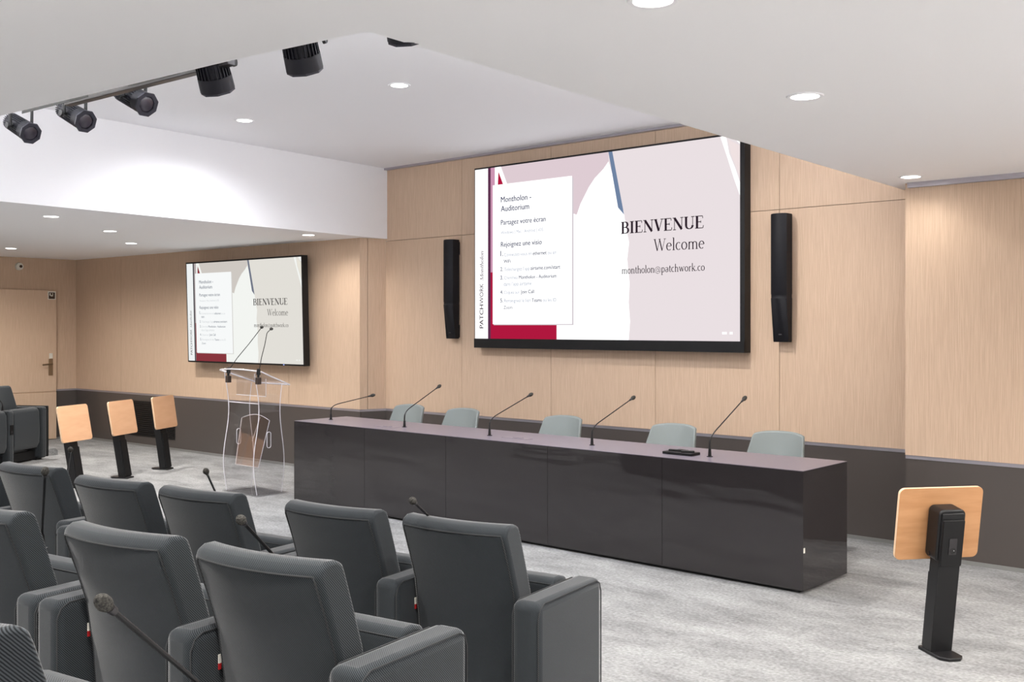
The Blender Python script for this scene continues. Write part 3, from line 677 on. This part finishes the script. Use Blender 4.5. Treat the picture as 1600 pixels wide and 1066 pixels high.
def armchair(kind, socket=False):
    """kind: 'left' carries both armrests, 'right' only its own right one"""
    t = thing('auditorium_armchair', '', 'armchair', (0, 0, 0), 0)
    back_mesh(t)
    prof = [(.375, .15), (.36, .40), (.365, .61), (.385, .632), (.43, .636), (.475, .625), (.497, .58), (.505, .40), (.50, .22), (.475, .155)]
    bm = bmesh.new(); A = [bm.verts.new((-.236, y, z)) for y, z in prof]; B = [bm.verts.new((.236, y, z)) for y, z in prof]
    for k in range(len(prof)): bm.faces.new((A[k], A[(k + 1) % len(prof)], B[(k + 1) % len(prof)], B[k]))
    bm.faces.new(A); bm.faces.new(B)
    s = link('seat', bm, 'fabric', t, bevel=.012)
    bm = bmesh.new(); tube(bm, [(-.23, .368, .612), (.23, .368, .612)], .0026, 6); link('piping', bm, 'piping', s)
    bm = bmesh.new(); box(bm, -.236, .236, .15, .44, .02, .12); link('base', bm, 'blackp', t)
    arm(t, *((.245, .355) if kind == 'left' else (.260, .374)), socket=socket)
    if kind == 'left': arm(t, -.374, -.260)
    for x in (-.3, .3) if kind == 'left' else (.3,):
        bm = bmesh.new(); box(bm, x - .05, x + .05, .06, .45, 0, .022); link('foot', bm, 'blackp', t)
    return t
pL, pR = armchair('left'), armchair('right')
used = {'left': pL, 'right': pR}; first = {'left': True, 'right': True}
def seam(px, py):                              # right end of the top seam of the back, 0.85 m up
    return on_z(px, py, .85)
T2, T3 = .10, .20
def place(kind, px, py, yaw, label, group, pos=None):
    tz = T2 if group == G2 else T3 if group == G3 else 0
    p = on_z(px, py, .85 + tz) if pos is None else pos
    o = used[kind] if first[kind] else copy_tree(used[kind]); first[kind] = False
    a = YAWC if yaw is None else yaw
    off = Matrix.Rotation(a, 3, 'Z') @ Vector((.226, .034, 0)); o.location = (p.x - off.x, p.y - off.y, tz); o.rotation_euler = (0, 0, a)
    o['label'] = label; o['group'] = group; return o
G1, G2, G3 = 'armchairs in the front row', 'armchairs in the second row', 'armchairs in the third row'
cB = place('left', 578.6, 814.2, None, 'grey ribbed armchair in the front row, second from its right end', G1)
cA = place('right', 786, 839.6, None, 'grey ribbed armchair at the right end of the front row', G1)
pD0 = seam(219, 768.7) - Vector((math.cos(YAWC), math.sin(YAWC), 0)) * .03
cDd = place('left', 0, 0, None, 'grey ribbed armchair in the front row, fourth from its right end', G1, pD0)
pD = seam(219, 768.7); dirr = Vector((math.cos(YAWC), math.sin(YAWC), 0))
cC = place('right', 0, 0, None, 'grey ribbed armchair in the front row, third from its right end', G1, pD + dirr * .574)
pE = seam(86.9, 745) - dirr * .045
cE = place('right', 0, 0, None, 'grey ribbed armchair in the front row before the leftmost of three wooden tablets', G1, pE)
cF = place('left', 0, 0, None, 'grey ribbed armchair in the front row, mostly cut off by the left picture edge', G1, pE - dirr * .6)
pG = on_z(494, 903.9, .85 + T2); pH = pG - dirr * .602
cH = place('left', 0, 0, None, 'grey ribbed armchair in the second row, second from its right end', G2, pH)
cG = place('right', 0, 0, None, 'grey ribbed armchair at the right end of the second row', G2, pG)
pI = pH - dirr * .75
cI = place('right', 0, 0, None, 'grey ribbed armchair in the second row, cut by the left picture edge', G2, pI)
cK = place('left', 0, 0, None, 'grey ribbed armchair in the second row beyond the left picture edge', G2, pI - dirr * .6)
pJ = on_z(-38, 1024, .85 + T3)
cJ = place('right', 0, 0, None, 'grey ribbed armchair in the third row, only its corner in view at the bottom', G3, pJ)
bm = bmesh.new()
prism(bm, [(-2.30, YB + .01), (-2.30, 1.98), (-2.75, 2.30), (-9.0, 1.50), (-9.0, YB + .01)], .0, T2, lambda u, v, q: (u, v, q)); struct('floor_step', bm, 'carpet')
bm = bmesh.new()
prism(bm, [(-1.95, YB + .01), (-1.95, 1.10), (-2.20, 1.22), (-9.0, .35), (-9.0, YB + .01)], T2, T3, lambda u, v, q: (u, v, q)); struct('floor_step', bm, 'carpet')
def arm_front(ch, dx=.30, dyy=.42, z=.634):
    p = Matrix.Rotation(ch.rotation_euler[2], 3, 'Z') @ Vector((dx, dyy, 0)); return Vector((ch.location.x + p.x, ch.location.y + p.y, z + ch.location.z))
def seat_mic(ch, hx, hy, Y, label, dx=.30, dyy=.485, **k):
    b = arm_front(ch, dx, dyy); mic(b, cam_head(hx, hy, Y), label, .040, .0048, .0250, .0140, 'microphones on the armchairs', **k)
seat_mic(cJ, 163, 943, 1.70, 'large near microphone leaning across the bottom left armchairs', dx=.318, dyy=.43)
seat_mic(cH, 377, 813, 2.84, 'microphone in front of the second row, left of its rightmost armchair')
seat_mic(cB, 645, 783, 3.75, 'microphone rising behind the rightmost front-row armchair before the desk')
seat_mic(cDd, 322, 737, 4.60, 'microphone behind the third front-row armchair from the right, left of the lectern')
seat_mic(cF, 110, 703, 5.35, 'microphone in front of the black post under the leftmost wooden tablet')
seat_mic(cK, 70.5, 737, 3.70, 'microphone standing upright at the left behind the second row', dx=.33)

# the far left block of seats faces right
def far_left_row():
    a = math.radians(-90)                       # looks towards +x
    p = on_z(76, 718, 0)
    for i, kind in enumerate(('left', 'right')):
        pass
pp = on_z(66, 717.5, 0)
lone = armchair('left', socket=True)
AL = math.radians(-58); RL = Matrix.Rotation(AL, 3, 'Z')
lone.rotation_euler = (0, 0, AL); lone['label'] = 'charcoal armchair with folded seat facing right before the wooden door'; lone['group'] = 'armchairs by the far left door'
pp = on_z(74.5, 717, 0); lone.location = pp - RL @ Vector((-.39, .505, 0))
bm = bmesh.new(); box(bm, -.400, -.376, .02, .515, .03, .640); link('side_panel', bm, 'blackp', lone, bevel=.010)
l2 = copy_tree(pR); l2.rotation_euler = (0, 0, AL); l2.location = lone.location + RL @ Vector((.602, 0, 0))
l2['label'] = 'charcoal armchair cut off by the left picture edge, facing right before the door'; l2['group'] = 'armchairs by the far left door'
b = lone.location + RL @ Vector((.30, .40, .634))
mic(b, b + Vector((-.25, -.12, .33)), 'microphone neck at the left picture edge on the far armchairs', .05, .0055, .026, .0165, 'microphones on the armchairs')
p = on_z(82, 711, 0)
bm = bmesh.new(); prism(bm, [(-.35, 0), (.06, 0), (.06, .06), (.03, .085), (-.35, .085)], -.1, .12, lambda u, v, q: (q, u, v))
o = link('floor_block', bm, 'carpet', loc=(p.x - .06, p.y - .02, 0)); tag(o, 'low grey carpeted block on the floor beside the far left armchairs', 'block')

# ------------------------------------------------------------------ tablet stands
def tablet_stand(px, py, yaw_cam, lean, label, slot_near=True):
    b = on_z(px, py, 0); a = yaw_cam + YAW
    t = thing('tablet_stand', label, 'tablet stand', b, a, 'tablet stands with wooden boards')
    # local +X is towards the board, the post leans back by `lean` towards -X
    R = Matrix.Rotation(lean, 4, 'Y')
    def fn(u, v, q): return R @ Vector((q, u, v))      # u across, v up the post, q along the normal
    bm = bmesh.new(); prism(bm, rrect(-.057, .057, .0, .72, .006, 2), -.050, .026, fn); link('post', bm, 'black', t, bevel=.004)
    bm = bmesh.new(); prism(bm, [(-.050, .02), (.050, .02), (.050, .40), (-.050, .40)], .026, .040, fn)
    link('cable_cover', bm, 'blackp', t)
    bm = bmesh.new(); prism(bm, rrect(-.070, .070, .475, .735, .028, 5), -.040, .055, fn)
    h = link('housing', bm, 'black', t, bevel=.008)
    bm = bmesh.new(); prism(bm, rrect(-.055, .055, .46, .690, .006, 2), -.062, -.038, fn); link('cover_plate', bm, 'blackp', h, bevel=.003)
    bm = bmesh.new(); prism(bm, [(-.044, .692), (.044, .692), (.044, .715), (-.044, .715)], -.038, -.036, fn); link('recess', bm, 'grille', h)
    bm = bmesh.new(); cyl(bm, fn(-.074, .50, .02), fn(-.068, .50, .02), .012, n=16); cyl(bm, fn(.074, .50, .02), fn(.068, .50, .02), .012, n=16); link('hinge_pin', bm, 'black', h)
    bm = bmesh.new(); cyl(bm, fn(-.0755, .50, .02), fn(-.074, .50, .02), .004, n=10); link('screw', bm, 'steel', h)
    bm = bmesh.new(); prism(bm, rrect(-.020, .020, .520, .600, .003, 2), -.065, -.061, fn); s = link('power_socket', bm, 'rail', h)
    bm = bmesh.new(); cyl(bm, fn(0, .540, -.0655), fn(0, .540, -.0645), .016, n=18); link('socket_hole', bm, 'grille', h)
    bm = bmesh.new(); cyl(bm, fn(-.005, .541, -.0665), fn(-.005, .541, -.0656), .003, n=8); link('socket_pin', bm, 'steel', h)
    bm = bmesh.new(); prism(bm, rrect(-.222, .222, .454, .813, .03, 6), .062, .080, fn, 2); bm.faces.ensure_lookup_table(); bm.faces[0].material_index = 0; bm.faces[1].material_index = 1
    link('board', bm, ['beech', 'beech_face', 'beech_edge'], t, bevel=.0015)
    bm = bmesh.new(); pl = [(-.165, -.03), (-.165, .03), (-.13, .062), (.05, .062), (.06, .05), (.06, -.05), (.05, -.062), (-.13, -.062)]
    prism(bm, pl, 0, .016, lambda u, v, q: (u, v, q)); link('foot_plate', bm, 'black', t, bevel=.004)
    return t
tablet_stand(1461.2, 1018, math.radians(100.2), math.radians(-8.7), 'black stand with a tilted beech board, alone at the right')
tablet_stand(123, 762, math.radians(-15.7), math.radians(-10.8), 'black stand with a beech board, leftmost of the three at the left')
tablet_stand(197.1, 747.1, math.radians(-13), math.radians(-10.2), 'black stand with a beech board, middle of the three at the left')
tablet_stand(260, 733.3, math.radians(-12.5), math.radians(-8.6), 'black stand with a beech board before the air grille')

# ------------------------------------------------------------------ acrylic lectern
b = on_z(402, 776, 0)                            # front right corner at the floor
LW, LD = .50, .27
t = thing('acrylic_lectern', 'clear acrylic lectern with two thin microphones left of the black desk', 'lectern', (b.x, b.y, 0))
def wav(z, s): return s * (.030 * math.sin((z - .05) / .95 * math.pi * 1.9) + .012)
HL = 1.14
for x in (-LW, 0):
    n = 20; fr = [(-.0 + wav(z, -1) * 1.0, z) for z in [.012 + HL * i / n for i in range(n + 1)]]
    bk = [(LD + wav(z, 1) * .8 , z) for z in [.012 + (HL - .11) * i / n for i in range(n + 1)]]
    bm = bmesh.new(); prism(bm, fr + bk[::-1], x - .005, x + .005, lambda u, v, q: (q, u, v)); o = link('side_panel', bm, 'acrylic', t)
    for ln, rr in ((fr, .0042), (bk, .0035)):
        bm = bmesh.new(); tube(bm, [(x, u, v) for u, v in ln], rr, 6); link('polished_edge', bm, 'edge', o, smooth=True)
    bm = bmesh.new(); pts = [(x, .13 + u, .52 + v) for u, v in rrect(-.022, .022, -.075, .075, .02, 4)]; tube(bm, pts, .0035, 6, closed=True); link('handle_hole', bm, 'edge', o)
bm = bmesh.new(); box(bm, -LW - .04, .04, -.03, LD + .06, 0, .012); link('base_plate', bm, 'acrylic', t, bevel=.003)
bm = bmesh.new(); box(bm, -LW + .006, -.006, .02, LD - .02, .86, .868); o = link('shelf', bm, 'acrylic', t)
bm = bmesh.new(); tube(bm, [(-LW + .006, .02, .864), (-.006, .02, .864)], .004, 6); link('polished_edge', bm, 'edge', o)
bm = bmesh.new(); box(bm, -LW + .006, -.006, .10, .108, .93, 1.10); o = link('apron', bm, 'acrylic', t)
bm = bmesh.new(); tube(bm, [(-LW + .006, .10, .93), (-.006, .10, .93), (-.006, .10, 1.10)], .003, 6); link('polished_edge', bm, 'edge', o)
# centre panel with an arched top, its foot further forward
top = [(-.02 - .46 * i / 10, .70 + .045 * math.sin(math.pi * i / 10)) for i in range(11)]
pan = [(-.44, .26), (-.06, .26)] + top
def pf(u, v, q): return (u, q + .05 + (v - .26) * .22, v)
bm = bmesh.new(); prism(bm, pan, 0, .008, pf); o = link('centre_panel', bm, 'acrylic_tint', t)
bm = bmesh.new(); tube(bm, [pf(u, v, .004) for u, v in pan], .0035, 6, closed=True); link('polished_edge', bm, 'edge', o)
bm = bmesh.new(); tube(bm, [(-.36, .19, .48), (-.20, .17, .72)], .004, 6); link('brace', bm, 'edge', t)
# curved reading top, sloping down towards the speaker
tp = []
for i in range(17):
    u = -1 + 2 * i / 16; tp.append((-LW / 2 + u * .345, -.05 - .05 * (1 - u * u) + .03))
tp += [(-LW / 2 + .31, .10), (-LW / 2 + .26, .36), (-LW / 2 - .26, .36), (-LW / 2 - .31, .10)]
TZ = 1.155
def tf(u, v, q): return (u, v, TZ + q - .36 * v)
bm = bmesh.new(); prism(bm, tp, 0, .018, tf); o = link('reading_top', bm, 'acrylic', t, bevel=.003)
bm = bmesh.new(); tube(bm, [tf(u, v, .009) for u, v in tp], .007, 6, closed=True); link('polished_edge', bm, 'edge', o, smooth=True)
b0y = b.y
for px, py, hx, hy, Yoff, l, bxm in ((358, 577, 409, 511.5, .25, 'thin gooseneck microphone at the left side of the acrylic lectern', 1), (412, 584, 424, 514, .1, 'thin gooseneck microphone at the right side of the acrylic lectern, bent at its tip', 2)):
    q = on_y(px, py, b0y - .035); q.z = 1.180; q.x = min(q.x, b.x + .08)
    t2 = thing('lectern_microphone', l, 'microphone', q, 0, 'microphones on the lectern'); 
    h = on_y(hx, hy, q.y + Yoff) - q
    if bxm == 1: pts = [(0, 0, 0), h * .25 + Vector((0, 0, .01)), h * .6, h]
    else:
        k = on_y(417, 521, q.y + Yoff * .7) - q; pts = [(0, 0, 0), k * .35 + Vector((-.006, 0, 0)), k * .7 + Vector((.004, 0, 0)), k, k.lerp(h, .3) + Vector((0, 0, .004)), h]
    bm = bmesh.new(); tube(bm, pts, .0036, 6); link('neck', bm, 'black', t2, smooth=True)
    bm = bmesh.new(); sphere(bm, h, .017, .017, .014); link('windscreen', bm, 'foam', t2, smooth=True)
    bm = bmesh.new(); cyl(bm, (-.012, -.0, -.035), (-.006, 0, .02), .021, .016, 16); cyl(bm, (-.014, 0, -.06), (-.012, 0, -.035), .012, n=12); link('shock_mount', bm, 'black', t2, bevel=.002)
    bm = bmesh.new(); box(bm, -.036, .010, -.02, .02, -.125, -.06); link('plug', bm, mat('plug_brown', (48, 36, 30), .6), t2, bevel=.004)

# ------------------------------------------------------------------ stage spotlights and their rail
def spotlight(px, py, d, label, ztop=ZU, r=.070, L_=.25, zc=2.72):
    c = on_z(px, py, zc); t = thing('stage_spotlight', label, 'spotlight', c, 0, 'black stage spotlights'); d = Vector(d).normalized()
    rot = d.to_track_quat('Z', 'Y').to_matrix()
    P = lambda x, y, z: rot @ Vector((x, y, z))
    bm = bmesh.new(); cyl(bm, P(0, 0, -L_ / 2), P(0, 0, L_ * .30), r * .80, r * .92, 24)
    cyl(bm, P(0, 0, -L_ * .62), P(0, 0, -L_ / 2), r * .45, r * .75, 20)
    bo = link('body', bm, 'spot', t, smooth=True)
    bm = bmesh.new()
    for k in range(26):
        a = 2 * math.pi * k / 26; ca, sa = math.cos(a), math.sin(a); w_ = .0022
        vs = []
        for z, rr in ((-L_ / 2, r * .95), (L_ * .24, r * 1.03)):
            for rad in (r * .7, rr):
                for s in (-w_, w_): vs.append(bm.verts.new(P(ca * rad - sa * s, sa * rad + ca * s, z)))
        for f in ((0, 1, 3, 2), (4, 6, 7, 5), (0, 4, 5, 1), (2, 3, 7, 6), (0, 2, 6, 4), (1, 5, 7, 3)): bm.faces.new([vs[i] for i in f])
    link('cooling_fins', bm, 'spot', bo)
    bm = bmesh.new(); cyl(bm, P(0, 0, L_ * .22), P(0, 0, L_ * .46), r * 1.04, r * 1.06, 28); link('front_barrel', bm, 'spot', t, smooth=True)
    FO = 1.20 if L_ < .24 else 1.04
    bm = bmesh.new(); n = 8; z0, z1 = L_ * .46, L_ * .50
    for k in range(n):
        a0, a1 = 2 * math.pi * (k + .5) / n, 2 * math.pi * (k + 1.5) / n
        q = [P(R_ * math.cos(a), R_ * math.sin(a), z) for z in (z0, z1) for R_, a in ((r * FO, a0), (r * FO, a1), (r * .80, a1), (r * .80, a0))]
        v = [bm.verts.new(x) for x in q]
        for f in ((0, 1, 2, 3), (7, 6, 5, 4), (0, 4, 5, 1), (2, 6, 7, 3)): bm.faces.new([v[i] for i in f])
    link('colour_frame', bm, 'spotframe', t)
    bm = bmesh.new(); sphere(bm, P(0, 0, L_ * .455), r * .84, r * .84, .012, rot, 24, 8); link('lens', bm, 'lens', t, smooth=True)
    # yoke: a strap over the body, its axis level and square to the beam
    ax = d.cross(Vector((0, 0, 1))).normalized(); topz = .155
    pts = [ax * r * 1.2, ax * r * 1.22 + Vector((0, 0, .10)), ax * r * .9 + Vector((0, 0, topz)), -ax * r * .9 + Vector((0, 0, topz)), -ax * r * 1.22 + Vector((0, 0, .10)), -ax * r * 1.2]
    bm = bmesh.new(); tube(bm, pts, .009, 8); yk = link('yoke', bm, 'black', t, smooth=True)
    for s in (1, -1):
        bm = bmesh.new(); cyl(bm, ax * s * r * .9, ax * s * r * 1.45, .008, n=10); cyl(bm, ax * s * r * 1.45, ax * s * r * 1.62, .020, .017, 12); link('knob', bm, 'black', yk, smooth=True)
    bm = bmesh.new(); cyl(bm, (0, 0, topz), (0, 0, ztop - c.z - .03), .010, n=12); cyl(bm, (0, 0, ztop - c.z - .035), (0, 0, ztop - c.z), .04, n=20); link('drop_rod', bm, 'black', t)
    return c
right_dir = (.93, .10, -.42); down_dir = (-.26, .44, -.85)
spotlight(33, 199, right_dir, 'leftmost black stage spotlight, aimed right, at the picture edge', r=.052, L_=.225)
spotlight(117, 180, right_dir, 'second black stage spotlight from the left under the grey rail', r=.052, L_=.225)
spotlight(210, 153, right_dir, 'third black stage spotlight from the left, hanging behind the rail', r=.052, L_=.225)
spotlight(330, 99, down_dir, 'black stage spotlight aimed down at the right end of the rail')
spotlight(467, 63, down_dir, 'black stage spotlight aimed down, right of the rail end')
spotlight(630, 9, down_dir, 'black stage spotlight almost hidden behind the ceiling corner')
yr = 2.50
b = on_y(362, 101.6, yr); a = on_z(106, 166, b.z)
t = thing('lighting_rail', 'grey metal lighting rail with black slots along the ceiling edge', 'rail', (b.x, b.y, b.z)); dv = Vector((a.x - b.x, a.y - b.y, 0)); ln = dv.length; an = math.atan2(dv.y, dv.x)
t.rotation_euler = (0, 0, an)
bm = bmesh.new(); box(bm, 0, ln, -.02, .02, 0, .05); link('bar', bm, 'rail', t, bevel=.003)
for s0_, s1_ in ((.35, .75), (1.1, 1.5), (1.75, 2.05)):
    bm = bmesh.new(); box(bm, s0_, min(s1_, ln - .03), .020, .0215, .012, .040); link('slot', bm, 'grille', t)
for s in (.3, ln - .3):
    bm = bmesh.new(); cyl(bm, (s, 0, .05), (s, 0, ZU - b.z), .006, n=10); link('hanger', bm, 'black', t)
